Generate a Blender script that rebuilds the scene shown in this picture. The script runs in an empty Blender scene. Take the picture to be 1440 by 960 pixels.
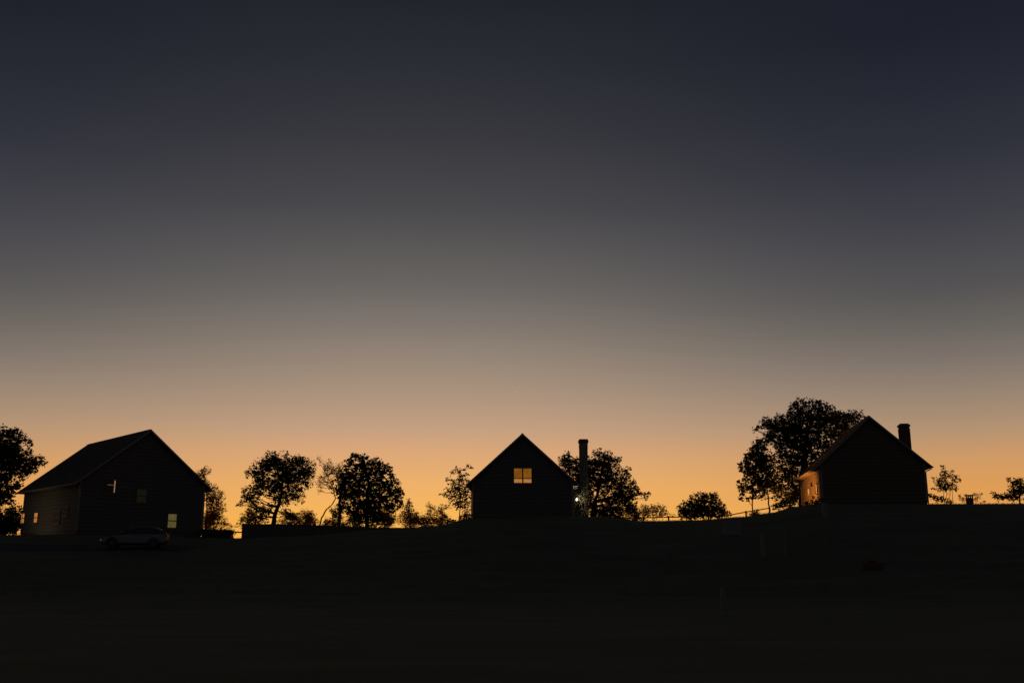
import bpy, math, random
from mathutils import Vector, Matrix, noise
R = math.radians
C = bpy.context.scene.collection
scene = bpy.context.scene

# ------------------------------------------------------------------ camera
EYE = Vector((0, 0, 1.6)); F = 1400.0; PITCH = math.atan(310 / 1400.0)
cam_d = bpy.data.cameras.new('camera'); cam = bpy.data.objects.new('camera', cam_d); C.objects.link(cam)
cam.location = EYE; cam.rotation_euler = (math.pi / 2 + PITCH, 0, 0)
cam_d.sensor_width = 36; cam_d.sensor_fit = 'HORIZONTAL'; cam_d.lens = 35.0; cam_d.clip_end = 8000; cam_d.clip_start = .1
scene.camera = cam

# ------------------------------------------------------------------ world: dusk sky
def lin(c):
    out = []
    for x in c:
        x /= 255.0
        out.append(x / 12.92 if x <= .04045 else ((x + .055) / 1.055) ** 2.4)
    return out
world = bpy.data.worlds.new('World'); scene.world = world; world.use_nodes = True
nt = world.node_tree; nt.nodes.clear()
def N(t, **k):
    n = nt.nodes.new(t)
    for a, b in k.items(): setattr(n, a, b)
    return n
def M(op, a, b=None, clamp=False):
    n = N('ShaderNodeMath', operation=op, use_clamp=clamp)
    for i, x in enumerate((a, b)):
        if x is None: continue
        if isinstance(x, (int, float)): n.inputs[i].default_value = x
        else: nt.links.new(x, n.inputs[i])
    return n.outputs[0]
tc = N('ShaderNodeTexCoord'); sep = N('ShaderNodeSeparateXYZ'); nt.links.new(tc.outputs['Generated'], sep.inputs[0])
elev = M('DIVIDE', M('ARCSINE', sep.outputs[2]), math.pi / 2, True)
fac_e = M('POWER', elev, 0.5)
SUN_AZ = R(-4.5)
az = M('ABSOLUTE', M('SUBTRACT', M('ARCTAN2', sep.outputs[0], sep.outputs[1]), SUN_AZ))
az = M('MINIMUM', az, M('SUBTRACT', 2 * math.pi, az))
def ramp(stops):
    r = N('ShaderNodeValToRGB'); cr = r.color_ramp; cr.interpolation = 'LINEAR'
    for i, (e, c) in enumerate(stops):
        p = math.sqrt(e / 90.0)
        el = cr.elements[i] if i < 2 else cr.elements.new(p)
        el.position = p; el.color = (*lin(c), 1)
    nt.links.new(fac_e, r.inputs[0]); return r.outputs[0]
mid = ramp([(0, (255, 180, 74)), (2.0, (253, 183, 82)), (2.8, (248, 182, 92)), (4.35, (238, 177, 106)), (6, (221, 168, 120)),
            (7.6, (195, 159, 129)), (9.6, (170, 146, 125)), (11.7, (147, 132, 118)), (13.7, (125, 116, 109)), (15.75, (104, 100, 97)),
            (19.8, (75, 74, 77)), (23.8, (57, 57, 63)), (27.7, (44, 46, 53)), (31.4, (34, 36, 43)), (45, (28, 30, 38)), (90, (27, 29, 38))])
side = ramp([(0, (234, 160, 76)), (2.0, (232, 160, 78)), (4, (222, 157, 87)), (5.4, (206, 154, 103)), (6.9, (178, 146, 115)), (8.7, (151, 132, 114)),
             (10.5, (126, 115, 107)), (12.3, (103, 99, 94)), (14.2, (85, 83, 84)), (17.9, (64, 64, 72)), (21.5, (47, 49, 59)), (25, (37, 40, 50)), (28, (30, 33, 43)), (45, (24, 28, 38)), (90, (27, 29, 38))])
back = ramp([(0, (70, 66, 70)), (6, (80, 72, 74)), (14, (68, 67, 75)), (28, (50, 53, 64)), (45, (37, 40, 50)), (90, (27, 29, 38))])
def sm(x, a, b):
    n = N('ShaderNodeMapRange', interpolation_type='SMOOTHSTEP'); n.inputs[1].default_value = a; n.inputs[2].default_value = b
    nt.links.new(x, n.inputs[0]); return n.outputs[0]
def mix(f, a, b):
    n = N('ShaderNodeMix', data_type='RGBA'); nt.links.new(f, n.inputs[0]); nt.links.new(a, n.inputs[6]); nt.links.new(b, n.inputs[7]); return n.outputs[2]
sky = mix(sm(az, R(1), R(30)), mid, side)
sky = mix(sm(az, R(32), R(115)), sky, back)
bg = N('ShaderNodeBackground'); bg.inputs[1].default_value = 1.0; nt.links.new(sky, bg.inputs[0])
wo = N('ShaderNodeOutputWorld'); nt.links.new(bg.outputs[0], wo.inputs[0])

vs = scene.view_settings
vs.view_transform = 'Standard'; vs.look = 'None'; vs.exposure = 0.0; vs.gamma = 1.0; vs.use_curve_mapping = False

# ------------------------------------------------------------------ helpers
def ray(u, v):
    X = (u - 720) / F; Y = (480 - v) / F
    return Vector((X, math.cos(PITCH) - math.sin(PITCH) * Y, math.sin(PITCH) + math.cos(PITCH) * Y))
def at(u, v, d):
    r = ray(u, v); return EYE + r * (d / r.y)
def mpp(d): return d / 1366.0          # metres covered by a pixel at that distance
def on_plane(u, v, p, n):
    r = ray(u, v); return EYE + r * ((p - EYE).dot(n) / r.dot(n))

class MB:
    def __init__(s): s.v = []; s.f = []; s.mi = []
    def face(s, pts, m=0):
        b = len(s.v); s.v += [tuple(p) for p in pts]; s.f.append(tuple(range(b, b + len(pts)))); s.mi.append(m)
    def box(s, x0, x1, y0, y1, z0, z1, m=0, mat=None):
        b = len(s.v); P = [(x0,y0,z0),(x1,y0,z0),(x1,y1,z0),(x0,y1,z0),(x0,y0,z1),(x1,y0,z1),(x1,y1,z1),(x0,y1,z1)]
        if mat is not None: P = [tuple(mat @ Vector(p)) for p in P]
        s.v += P
        for q in ((0,3,2,1),(4,5,6,7),(0,1,5,4),(1,2,6,5),(2,3,7,6),(3,0,4,7)): s.f.append(tuple(b + i for i in q)); s.mi.append(m)
    def prism(s, pts, off, m=0):
        a = [Vector(p) for p in pts]; o = Vector(off); n = len(a); b = len(s.v)
        s.v += [tuple(p) for p in a] + [tuple(p + o) for p in a]
        s.f.append(tuple(b + i for i in range(n))[::-1]); s.mi.append(m)
        s.f.append(tuple(b + n + i for i in range(n))); s.mi.append(m)
        for i in range(n):
            j = (i + 1) % n; s.f.append((b + i, b + j, b + n + j, b + n + i)); s.mi.append(m)
    def tube(s, pts, rad, n=6, m=0):
        pts = [Vector(p) for p in pts]; k = len(pts); b = len(s.v)
        for i, p in enumerate(pts):
            d = (pts[min(i + 1, k - 1)] - pts[max(i - 1, 0)])
            if d.length < 1e-6: d = Vector((0, 0, 1))
            d.normalize(); a = d.orthogonal().normalized(); c = d.cross(a); r = rad[i] if isinstance(rad, (list, tuple)) else rad
            for j in range(n):
                t = 2 * math.pi * j / n; s.v.append(tuple(p + a * (r * math.cos(t)) + c * (r * math.sin(t))))
        for i in range(k - 1):
            for j in range(n):
                j2 = (j + 1) % n
                s.f.append((b + i*n + j, b + i*n + j2, b + (i+1)*n + j2, b + (i+1)*n + j)); s.mi.append(m)
        s.f.append(tuple(b + j for j in range(n))[::-1]); s.mi.append(m)
        s.f.append(tuple(b + (k-1)*n + j for j in range(n))); s.mi.append(m)
    def build(s, name, mats, parent=None, smooth=False, bevel=0):
        me = bpy.data.meshes.new(name); me.from_pydata(s.v, [], s.f)
        if not isinstance(mats, (list, tuple)): mats = [mats]
        for m in mats: me.materials.append(m)
        if len(mats) > 1: me.polygons.foreach_set('material_index', s.mi)
        if smooth: me.polygons.foreach_set('use_smooth', [True] * len(s.f))
        me.update(); o = bpy.data.objects.new(name, me); C.objects.link(o)
        if parent is not None: o.parent = parent
        if bevel:
            b = o.modifiers.new('bevel', 'BEVEL'); b.width = bevel; b.segments = 2; b.limit_method = 'ANGLE'
        return o
def tag(o, label=None, cat=None, group=None, kind=None):
    if label: o['label'] = label
    if cat: o['category'] = cat
    if group: o['group'] = group
    if kind: o['kind'] = kind
    return o
def empty(name, loc, rz=0):
    o = bpy.data.objects.new(name, None); C.objects.link(o); o.location = loc; o.rotation_euler.z = rz; o.empty_display_size = .3; return o

def leafs(mb, c, rad, n, size, rnd, flat=.8):
    for _ in range(n):
        while True:
            d = Vector((rnd.uniform(-1, 1), rnd.uniform(-1, 1), rnd.uniform(-1, 1)))
            if d.length < 1: break
        p = c + Vector((d.x * rad, d.y * rad, d.z * rad * flat))
        s = size * rnd.uniform(.55, 1.35)
        a = Vector((rnd.gauss(0, 1), rnd.gauss(0, 1), rnd.gauss(0, .7))).normalized(); b = a.cross(Vector((rnd.gauss(0, 1), rnd.gauss(0, 1), rnd.gauss(0, 1)))).normalized()
        k = rnd.uniform(.28, .5)
        mb.face([p - a*s*.5, p - a*s*.1 + b*s*k*.8, p + a*s*.25 + b*s*k*.55, p + a*s*.55, p + a*s*.2 - b*s*k*.65, p - a*s*.12 - b*s*k*.75])
def wig(a, b, rnd, amp, n=5):
    a, b = Vector(a), Vector(b); L = (b - a).length; out = [a]
    for i in range(1, n):
        t = i / n; out.append(a.lerp(b, t) + Vector((rnd.gauss(0, 1), rnd.gauss(0, 1), rnd.gauss(0, .6))) * L * amp * math.sin(math.pi * t))
    return out + [b]

# ------------------------------------------------------------------ materials
def mat(name, col, rough=.8, col2=None, scale=3.0, spec=.3, metal=0, stretch=(1, 1, 1), bump=0, coords='Object', coat=0):
    m = bpy.data.materials.new(name); m.use_nodes = True; t = m.node_tree; b = t.nodes['Principled BSDF']
    b.inputs['Roughness'].default_value = rough; b.inputs['Metallic'].default_value = metal
    b.inputs['Specular IOR Level'].default_value = spec; b.inputs['Coat Weight'].default_value = coat
    b.inputs['Base Color'].default_value = (*col, 1)
    if col2:
        c = t.nodes.new('ShaderNodeTexCoord'); mp = t.nodes.new('ShaderNodeMapping'); mp.inputs['Scale'].default_value = stretch
        n = t.nodes.new('ShaderNodeTexNoise'); n.inputs['Scale'].default_value = scale; n.inputs['Detail'].default_value = 6
        r = t.nodes.new('ShaderNodeValToRGB'); r.color_ramp.elements[0].position = .35; r.color_ramp.elements[1].position = .65
        r.color_ramp.elements[0].color = (*col, 1); r.color_ramp.elements[1].color = (*col2, 1)
        t.links.new(c.outputs[coords], mp.inputs[0]); t.links.new(mp.outputs[0], n.inputs[0]); t.links.new(n.outputs[0], r.inputs[0])
        t.links.new(r.outputs[0], b.inputs['Base Color'])
        if bump:
            bp = t.nodes.new('ShaderNodeBump'); bp.inputs['Strength'].default_value = bump; bp.inputs['Distance'].default_value = .05
            t.links.new(n.outputs[0], bp.inputs['Height']); t.links.new(bp.outputs[0], b.inputs['Normal'])
    return m
def leaf_mat(name, col, col2, trans, tcol):
    m = bpy.data.materials.new(name); m.use_nodes = True; t = m.node_tree; t.nodes.clear()
    g = t.nodes.new('ShaderNodeNewGeometry'); r = t.nodes.new('ShaderNodeValToRGB')
    r.color_ramp.elements[0].color = (*col, 1); r.color_ramp.elements[1].color = (*col2, 1)
    t.links.new(g.outputs['Random Per Island'], r.inputs[0])
    d = t.nodes.new('ShaderNodeBsdfDiffuse'); t.links.new(r.outputs[0], d.inputs[0])
    tr = t.nodes.new('ShaderNodeBsdfTranslucent'); tr.inputs[0].default_value = (*tcol, 1)
    mx = t.nodes.new('ShaderNodeMixShader'); mx.inputs[0].default_value = trans
    o = t.nodes.new('ShaderNodeOutputMaterial')
    t.links.new(d.outputs[0], mx.inputs[1]); t.links.new(tr.outputs[0], mx.inputs[2]); t.links.new(mx.outputs[0], o.inputs[0]); return m
def emit(name, col, s, col2=None, scale=2.0):
    m = bpy.data.materials.new(name); m.use_nodes = True; t = m.node_tree; t.nodes.clear()
    e = t.nodes.new('ShaderNodeEmission'); e.inputs[0].default_value = (*col, 1); e.inputs[1].default_value = s
    o = t.nodes.new('ShaderNodeOutputMaterial'); t.links.new(e.outputs[0], o.inputs[0])
    if col2:
        c = t.nodes.new('ShaderNodeTexCoord'); n = t.nodes.new('ShaderNodeTexNoise'); n.inputs['Scale'].default_value = scale
        r = t.nodes.new('ShaderNodeValToRGB'); r.color_ramp.elements[0].position = .3; r.color_ramp.elements[1].position = .7
        r.color_ramp.elements[0].color = (*col, 1); r.color_ramp.elements[1].color = (*col2, 1)
        t.links.new(c.outputs['Object'], n.inputs[0]); t.links.new(n.outputs[0], r.inputs[0]); t.links.new(r.outputs[0], e.inputs[0])
    return m
m_grass = mat('meadow grass', (.085, .092, .052), .95, (.12, .12, .073), .35, .1, stretch=(.5, 1.6, 1), bump=.4)
m_drive = mat('gravel', (.08, .078, .07), .95, (.06, .058, .052), 6, .1, bump=.3)
m_blade = leaf_mat('grass blades', (.07, .075, .042), (.10, .10, .058), .15, (.1, .08, .04))
m_cedar = mat('cedar siding', (.115, .09, .065), .8, (.095, .072, .05), 5, .2, stretch=(.3, .3, 4))
m_dark = mat('dark stained siding', (.12, .105, .085), .85, (.10, .085, .07), 5, .2, stretch=(.3, .3, 4))
m_tan = mat('tan siding', (.12, .11, .085), .85, (.10, .09, .07), 5, .2, stretch=(.3, .3, 4))
m_roof = mat('asphalt shingles', (.035, .035, .035), .9, (.05, .048, .046), 9, .2, bump=.3)
m_trim = mat('painted trim', (.22, .19, .16), .6, (.18, .155, .13), 8)
m_stone = mat('chimney stone', (.22, .205, .16), .9, (.14, .13, .10), 5, .2, bump=.8)
m_brick = mat('chimney brick', (.16, .08, .06), .9, (.11, .06, .05), 9, .2, bump=.5)
m_found = mat('concrete', (.10, .10, .09), .9, (.08, .08, .07), 3)
m_wall = mat('dry stone', (.13, .125, .11), .95, (.08, .078, .07), 4, .1, bump=.9)
m_frame = mat('window frame', (.09, .08, .07), .6)
m_bark = mat('bark', (.06, .048, .038), .95, (.04, .032, .026), 8, .1, stretch=(3, 3, .5), bump=.6)
m_wood = mat('weathered wood', (.12, .10, .08), .9, (.085, .07, .055), 7, .15, stretch=(3, 3, .6))
m_pale = mat('pale weathered wood', (.205, .2, .165), .85, (.17, .165, .135), 7, .15, stretch=(3, 3, .6))
m_limed = mat('limed wood', (.24, .23, .19), .85, (.18, .17, .14), 7, .15, stretch=(3, 3, .6))
m_metal = mat('dark metal', (.05, .05, .05), .45, metal=.6, spec=.5)
m_curt = mat('dark curtain', (.12, .09, .06), .9, (.08, .06, .04), 6)
m_glass = mat('dark glass', (.01, .011, .012), .06, spec=.5)
m_oak = leaf_mat('oak leaves', (.035, .045, .018), (.055, .06, .025), .25, (.05, .035, .012))
m_green = leaf_mat('dark leaves', (.035, .045, .02), (.07, .06, .025), .35, (.10, .05, .015))
m_autumn = leaf_mat('thin autumn leaves', (.14, .075, .022), (.24, .12, .03), .75, (.75, .32, .055))

# ------------------------------------------------------------------ terrain
def interp(T, x):
    if x <= T[0][0]: return T[0][1]
    for (a, b), (c, d) in zip(T, T[1:]):
        if x <= c:
            t = (x - a) / (c - a); t = t * t * (3 - 2 * t); return b + (d - b) * t
    return T[-1][1]
CREST = [(-70, 3.7), (-30, 3.7), (-26, 3.5), (-23, 3.42), (-20, 3.55), (-9, 4.2), (-6.5, 4.4), (-3.5, 5.0), (3, 5.2), (8, 5.12), (11, 4.78), (15.5, 4.85), (19.5, 5.1), (21.8, 5.4), (23.8, 5.9), (26, 6.15), (34, 6.15), (45, 6.15), (70, 6.15)]
def ss(a, b, x):
    t = max(0, min(1, (x - a) / (b - a))); return t * t * (3 - 2 * t)
def ground(x, y):
    c = interp(CREST, x * 85 / max(60, min(110, y)))
    h = c * ss(38, 82, y) * (1 - ss(108, 260, y)) - .35 * ss(90, 108, y) - 6 * ss(108, 400, y)
    r = math.hypot(x, y)
    w = ss(4, 20, r)
    h += w * .07 * noise.noise(Vector((x * .12, y * .12, 0))) * (1 - .5 * ss(70, 84, y)) + w * .03 * noise.noise(Vector((x * .7, y * .7, 3)))
    return h
def axis(lo, hi, fine0, fine1, step, grow):
    a = []; x = fine0
    while x <= fine1: a.append(x); x += step
    s = step; x = fine1
    while x < hi: s *= grow; x += s; a.append(x)
    s = step; x = fine0; pre = []
    while x > lo: s *= grow; x -= s; pre.append(x)
    return pre[::-1] + a
xs = axis(-2500, 2500, -60, 60, .8, 1.25); ys = axis(-2500, 3000, -6, 112, .8, 1.25)
g = MB(); g.v = [(x, y, ground(x, y)) for y in ys for x in xs]; nx = len(xs)
g.f = [(j*nx+i, j*nx+i+1, (j+1)*nx+i+1, (j+1)*nx+i) for j in range(len(ys)-1) for i in range(nx-1)]
g.mi = [0] * len(g.f)
tag(g.build('ground', m_grass, smooth=True), kind='structure')
def strip(name, pts, w, m):
    s = MB(); P = []
    for i, p in enumerate(pts):
        a = Vector(pts[max(0, i-1)]); b = Vector(pts[min(len(pts)-1, i+1)]); d = (b - a).normalized(); n = Vector((-d.y, d.x))
        P.append([(p[0] + n.x * w * k, p[1] + n.y * w * k) for k in (-.5, -.25, 0, .25, .5)])
    for A, B in zip(P, P[1:]):
        for k in range(4):
            s.face([(x, y, ground(x, y) + .03) for x, y in (A[k], B[k], B[k+1], A[k+1])][::-1])
    return tag(s.build(name, m, smooth=True), kind='structure')
drive = [(-60 + i * .8, 65 + .9 * math.sin(i * .05)) for i in range(50)]
strip('driveway', drive, 3.4, m_drive)

# ------------------------------------------------------------------ houses
class House:
    def __init__(s, name, label, uc, vb, d, ur, vp, L, z0, apex_v, eave, side_u=None, wallm=None, e=.5, g=.4):
        s.az = math.atan2(ray(vp, 790).x, ray(vp, 790).y)
        s.dy = Vector((math.sin(s.az), math.cos(s.az), 0)); s.dx = Vector((math.cos(s.az), -math.sin(s.az), 0))
        c = at(uc, vb, d); c.z = 0; r = ray(ur, vb)
        # wall width so that the right corner falls on the ray
        den = r.x * s.dx.y - r.y * s.dx.x; s.w = (c.x * r.y - c.y * r.x) / den
        if side_u is not None:
            r = ray(side_u, vb); den = r.x * s.dy.y - r.y * s.dy.x; L = (c.x * r.y - c.y * r.x) / den
        s.L = L; s.c = c; s.z0 = z0; s.e = e; s.g = g
        s.root = empty(name, c + s.dx * s.w / 2 + Vector((0, 0, z0)), -s.az)
        tag(s.root, label, 'house')
        base = s.root.location
        s.inv = Matrix.Rotation(s.az, 3, 'Z')
        s.base = base
        # heights from the front gable plane (with overhang g)
        p = base - s.dy * g
        s.top = on_plane(*apex_v, p, s.dy).z - z0
        ez = on_plane(*eave, p, s.dy).z - z0
        hw = s.w / 2 + e; s.slope = (s.top - ez) / hw; s.wh = s.top - s.slope * s.w / 2 - .14
        s.loc_ap = s.inv @ (on_plane(*apex_v, p, s.dy) - base); print(name, 'w %.2f L %.2f wall %.2f top %.2f slope %.2f apex x %.2f' % (s.w, s.L, s.wh, s.top, s.slope, s.loc_ap.x))
        s.wallm = wallm; s.groove = .06 if wallm == m_cedar else .03
    def l(s, u, v, side):
        """photo point on the front / left / right wall -> local"""
        if side == 'front': p, n = s.base, s.dy
        elif side == 'left': p, n = s.base - s.dx * s.w / 2, s.dx
        else: p, n = s.base + s.dx * s.w / 2, s.dx
        return s.inv @ (on_plane(u, v, p, n) - s.base)
    def shell(s):
        w, L, wh, top, sl = s.w / 2, s.L, s.wh, s.top - .14, s.slope
        b = MB(); H = .30; t = .022
        def row(A, B, z0, z1, n):   # A, B functions of z giving ends; n outward
            n = Vector(n); a0, b0, a1, b1 = Vector(A(z0)), Vector(B(z0)), Vector(A(z1)), Vector(B(z1))
            b.face([a0 + n * t, b0 + n * t, b1, a1]); b.face([a0, b0, b0 + n * t, a0 + n * t])
        z = .25
        while z < top - .02:
            z1 = min(z + H, top)
            hw = lambda q: w if q <= wh else max(0, w * (top - q) / (top - wh))
            zg = z; z = z + s.groove
            row(lambda q: (-hw(q), 0, q), lambda q: (hw(q), 0, q), z, z1, (0, -1, 0))
            row(lambda q: (hw(q), L, q), lambda q: (-hw(q), L, q), z, z1, (0, 1, 0))
            if z1 <= wh + .1:
                row(lambda q: (-w, L, q), lambda q: (-w, 0, q), z, min(z1, wh), (-1, 0, 0))
                row(lambda q: (w, 0, q), lambda q: (w, L, q), z, min(z1, wh), (1, 0, 0))
            z = zg
            z += H
        core = .03; P = [(-w + core, core, .25), (w - core, core, .25), (w - core, core, wh), (0, core, top - .03), (-w + core, core, wh)]
        b.prism(P, (0, L - 2 * core, 0)); b.build('wall', s.wallm, s.root)
        f = MB(); f.box(-w + .03, w - .03, .03, L - .03, -1.2, .27); f.build('foundation', m_found, s.root)
        for x in (-1, 1):
            for y in (0, 1):
                cb = MB()
                cx, cy = x * w, (0 if y == 0 else L); sy = -1 if y == 0 else 1
                cb.box(min(cx + x*.035, cx - x*.1), max(cx + x*.035, cx - x*.1), min(cy + sy*.035, cy - sy*.1), max(cy + sy*.035, cy - sy*.1), .2, wh)
                cb.build('corner_board', m_trim, s.root)
        # roof: two slabs of shingle courses
        rf = MB(); y0, y1 = -s.g, L + s.g; th = .13; hwid = w + s.e; n = 22
        for sg in (-1, 1):
            nrm = Vector((sg * sl, 0, 1)).normalized()
            for i in range(n):
                xa, xb = hwid * i / n, hwid * (i + 1) / n; za, zb = s.top - sl * xa, s.top - sl * xb
                q = [(sg*xa, y0, za), (sg*xb, y0, zb + .025), (sg*xb, y1, zb + .025), (sg*xa, y1, za)]
                rf.face(q if sg < 0 else q[::-1]); q = [(sg*xb, y0, zb + .025), (sg*xb, y0, zb), (sg*xb, y1, zb), (sg*xb, y1, zb + .025)]
                rf.face(q)
            P = [(0, y0, s.top), (sg*hwid, y0, s.top - sl*hwid), (sg*hwid, y0, s.top - sl*hwid - th), (0, y0, s.top - th)]
            rf.prism([Vector(p) - Vector((0, -.002, .004)) for p in P], (0, y1 - y0 - .004, 0))
        rf.box(-.09, .09, y0 + .05, y1 - .05, s.top - .06, s.top + .01)
        s.roof = rf.build('roof', m_roof, s.root)
        for sg in (-1, 1):
            for yy in (y0 - .03, y1):
                fb = MB(); P = [(0, yy, s.top + .01), (sg*(hwid + .02), yy, s.top - sl*(hwid + .02) + .01), (sg*(hwid + .02), yy, s.top - sl*(hwid+.02) - .17), (0, yy, s.top - .19)]
                fb.prism(P, (0, .028, 0)); fb.build('bargeboard', m_trim, s.root)
            gt = MB(); xe = sg * (hwid + .05); ze = s.top - sl * hwid - .08
            gt.tube([(xe, y0, ze), (xe, y1, ze)], .065, 8); gt.build('gutter', m_trim, s.root)
            dp = MB()
            dp.tube([(xe, .1, ze - .05), (xe, .1, ze - .12), (sg*(w + .12), .1, ze - .30), (sg*(w + .09), .1, ze - .42), (sg*(w + .09), .1, .1)], .04, 8)
            dp.build('downpipe', m_trim, s.root)
        # ceiling of the loft: closes the eaves
        for sg in (-1, 1):
            so = MB()
            a, b_ = sorted((sg * (w - .1), sg * (hwid - .02))); so.box(a, b_, y0 + .05, y1 - .05, s.top - sl * hwid - .15, s.top - sl * hwid - .128)
            so.build('soffit', m_trim, s.root)
    def window(s, side, a, z0, b, z1, panes, bars_v=(), bars_h=(), glow=None, extra=None):
        """a..b along the wall, panes: list of (fa, fb, ga, gb, material) rectangles in 0..1"""
        w = MB(); fw = .07; sg = {'front': 0, 'left': 1, 'right': 2}[side]
        def T(t, o, z):   # along, outwards, up
            return {'front': (t, -o, z), 'left': (-s.w/2 - o, t, z), 'right': (s.w/2 + o, t, z)}[side]
        def bx(mb, t0, t1, o0, o1, q0, q1):
            p, q = T(t0, o0, q0), T(t1, o1, q1)
            mb.box(min(p[0], q[0]), max(p[0], q[0]), min(p[1], q[1]), max(p[1], q[1]), min(p[2], q[2]), max(p[2], q[2]))
        a, b = min(a, b), max(a, b); z0, z1 = min(z0, z1), max(z0, z1)
        g = MB()
        win = empty('window', (0, 0, 0)); win.parent = s.root
        fr = MB()
        bx(fr, a - fw, a, .0, .075, z0 - fw, z1 + fw); bx(fr, b, b + fw, .0, .075, z0 - fw, z1 + fw)
        bx(fr, a, b, .0, .073, z1, z1 + fw); bx(fr, a, b, .0, .073, z0 - fw, z0)
        for t in bars_v:
            x = a + (b - a) * t; bx(fr, x - .055, x + .055, .035, .069, z0, z1)
        for t in bars_h:
            z = z0 + (z1 - z0) * t; bx(fr, a, b, .037, .066, z - .035, z + .035)
        C.objects.unlink(win); bpy.data.objects.remove(win)
        win = fr.build('window', m_frame, s.root)
        sl = MB(); bx(sl, a - .14, b + .14, .0, .13, z0 - fw - .05, z0 - fw - .002); sl.build('sill', m_trim, win)
        for fa, fb, ga, gb, mm, nm in panes:
            q = MB(); bx(q, a + (b - a) * fa, a + (b - a) * fb, .026, .034, z0 + (z1 - z0) * ga, z0 + (z1 - z0) * gb); q.build(nm, mm, win)
        return win

lit_amber = emit('amber blind lit from behind', lin((132, 82, 22)), 1.0, lin((112, 66, 14)), 2.0)
lit_warm = emit('lamplit room', lin((182, 122, 66)), 1.0, lin((160, 105, 48)), 3.0)
lit_gold = emit('bright lamplit room', lin((225, 155, 75)), 1.0, lin((205, 135, 60)), 3.0)
lit_dim = emit('dim lamplit room', lin((26, 22, 14)), 1.0, lin((16, 14, 11)), 3.0)
sash_glint = emit('glowing sash bar glint', lin((90, 68, 50)), 1.0, lin((64, 48, 36)), 3.0)  # reflection on the sash bar, put in as emission colour
lit_olive = emit('yellowish blind', lin((92, 82, 48)), 1.0, lin((74, 66, 32)), 3.0)
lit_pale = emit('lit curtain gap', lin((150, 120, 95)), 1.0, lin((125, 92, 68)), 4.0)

# left house
LH = House('wooden_house', 'largest wooden house, at far left, seen corner-on behind the parked car', 107, 742, 78, 284, -562, 14, 3.75, (208, 603), (293, 688), side_u=30, wallm=m_tan, e=.55, g=.35)
LH.shell()
def wrect(h, side, u0, v0, u1, v1):
    a = h.l(u0, v0, side); b = h.l(u1, v1, side); c = h.l((u0 + u1) / 2, v0, side); d = h.l((u0 + u1) / 2, v1, side)
    k = 0 if side == 'front' else 1
    return a[k], d.z, b[k], c.z
r = wrect(LH, 'front', 149, 675, 161, 693)
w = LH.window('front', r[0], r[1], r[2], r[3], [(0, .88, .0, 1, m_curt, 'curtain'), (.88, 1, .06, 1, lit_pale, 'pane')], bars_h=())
q = MB(); q.box(r[0] + (r[2]-r[0])*.2, r[2] - (r[2]-r[0])*.2, -.045, -.034, (r[1]*.36 + r[3]*.64) - .035, (r[1]*.36 + r[3]*.64) + .035); q.build('sash_bar_glint', sash_glint, w)  # glowing strip imitating the highlight across the sash
r = wrect(LH, 'front', 193, 688, 205, 706); LH.window('front', *r, [(0, 1, 0, 1, lit_dim, 'pane')], bars_h=(.5,))
r = wrect(LH, 'front', 236.5, 722.5, 247, 741.5); LH.window('front', *r, [(0, 1, 0, .5, lit_olive, 'pane'), (0, 1, .5, 1, lit_olive, 'pane')], bars_h=(.5,))
for (u0, v0, u1, v1, mm) in ((31, 722, 34.5, 735, lit_warm), (49.3, 721, 53, 734, lit_warm), (78, 719, 84, 735, m_curt), (91, 714, 96, 724, m_curt)):
    r = wrect(LH, 'left', u0, v0, u1, v1); LH.window('left', *r, [(0, 1, 0, 1, mm, 'pane')], bars_h=(.5,))

# middle house
CH = House('gabled_house', 'middle dark gabled house facing front with one lit four-pane window under the gable', 664, 735, 84, 806, 745, 11.5, 5.0, (735, 609), (656, 680), wallm=m_dark, e=.45, g=.35)
CH.shell()
r = wrect(CH, 'front', 723, 658.5, 747.3, 678.5)
CH.window('front', *r, [(0, .5, .3, 1, lit_amber, 'blind'), (.5, 1, .3, 1, lit_amber, 'blind'), (0, .5, 0, .3, lit_warm, 'pane'), (.5, 1, 0, .3, lit_warm, 'pane')], bars_v=(.5,), bars_h=(.295,))
# front door and dark windows of the ground floor
def door(h, side_x, z0=.28, wd=.95, ht=2.05):
    d = MB(); d.box(side_x - wd/2, side_x + wd/2, -.05, 0, z0, z0 + ht)
    for k in (0, 1):
        d.box(side_x - wd*.36, side_x + wd*.36, -.062, -.048, z0 + .2 + k*.95, z0 + .95 + k*.95)
    o = d.build('door', m_trim, h.root); k = MB(); k.tube([(side_x + wd*.4, -.05, z0 + 1), (side_x + wd*.4, -.11, z0 + 1), (side_x + wd*.3, -.11, z0 + 1)], .012, 6); k.build('handle', m_metal, o)
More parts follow.
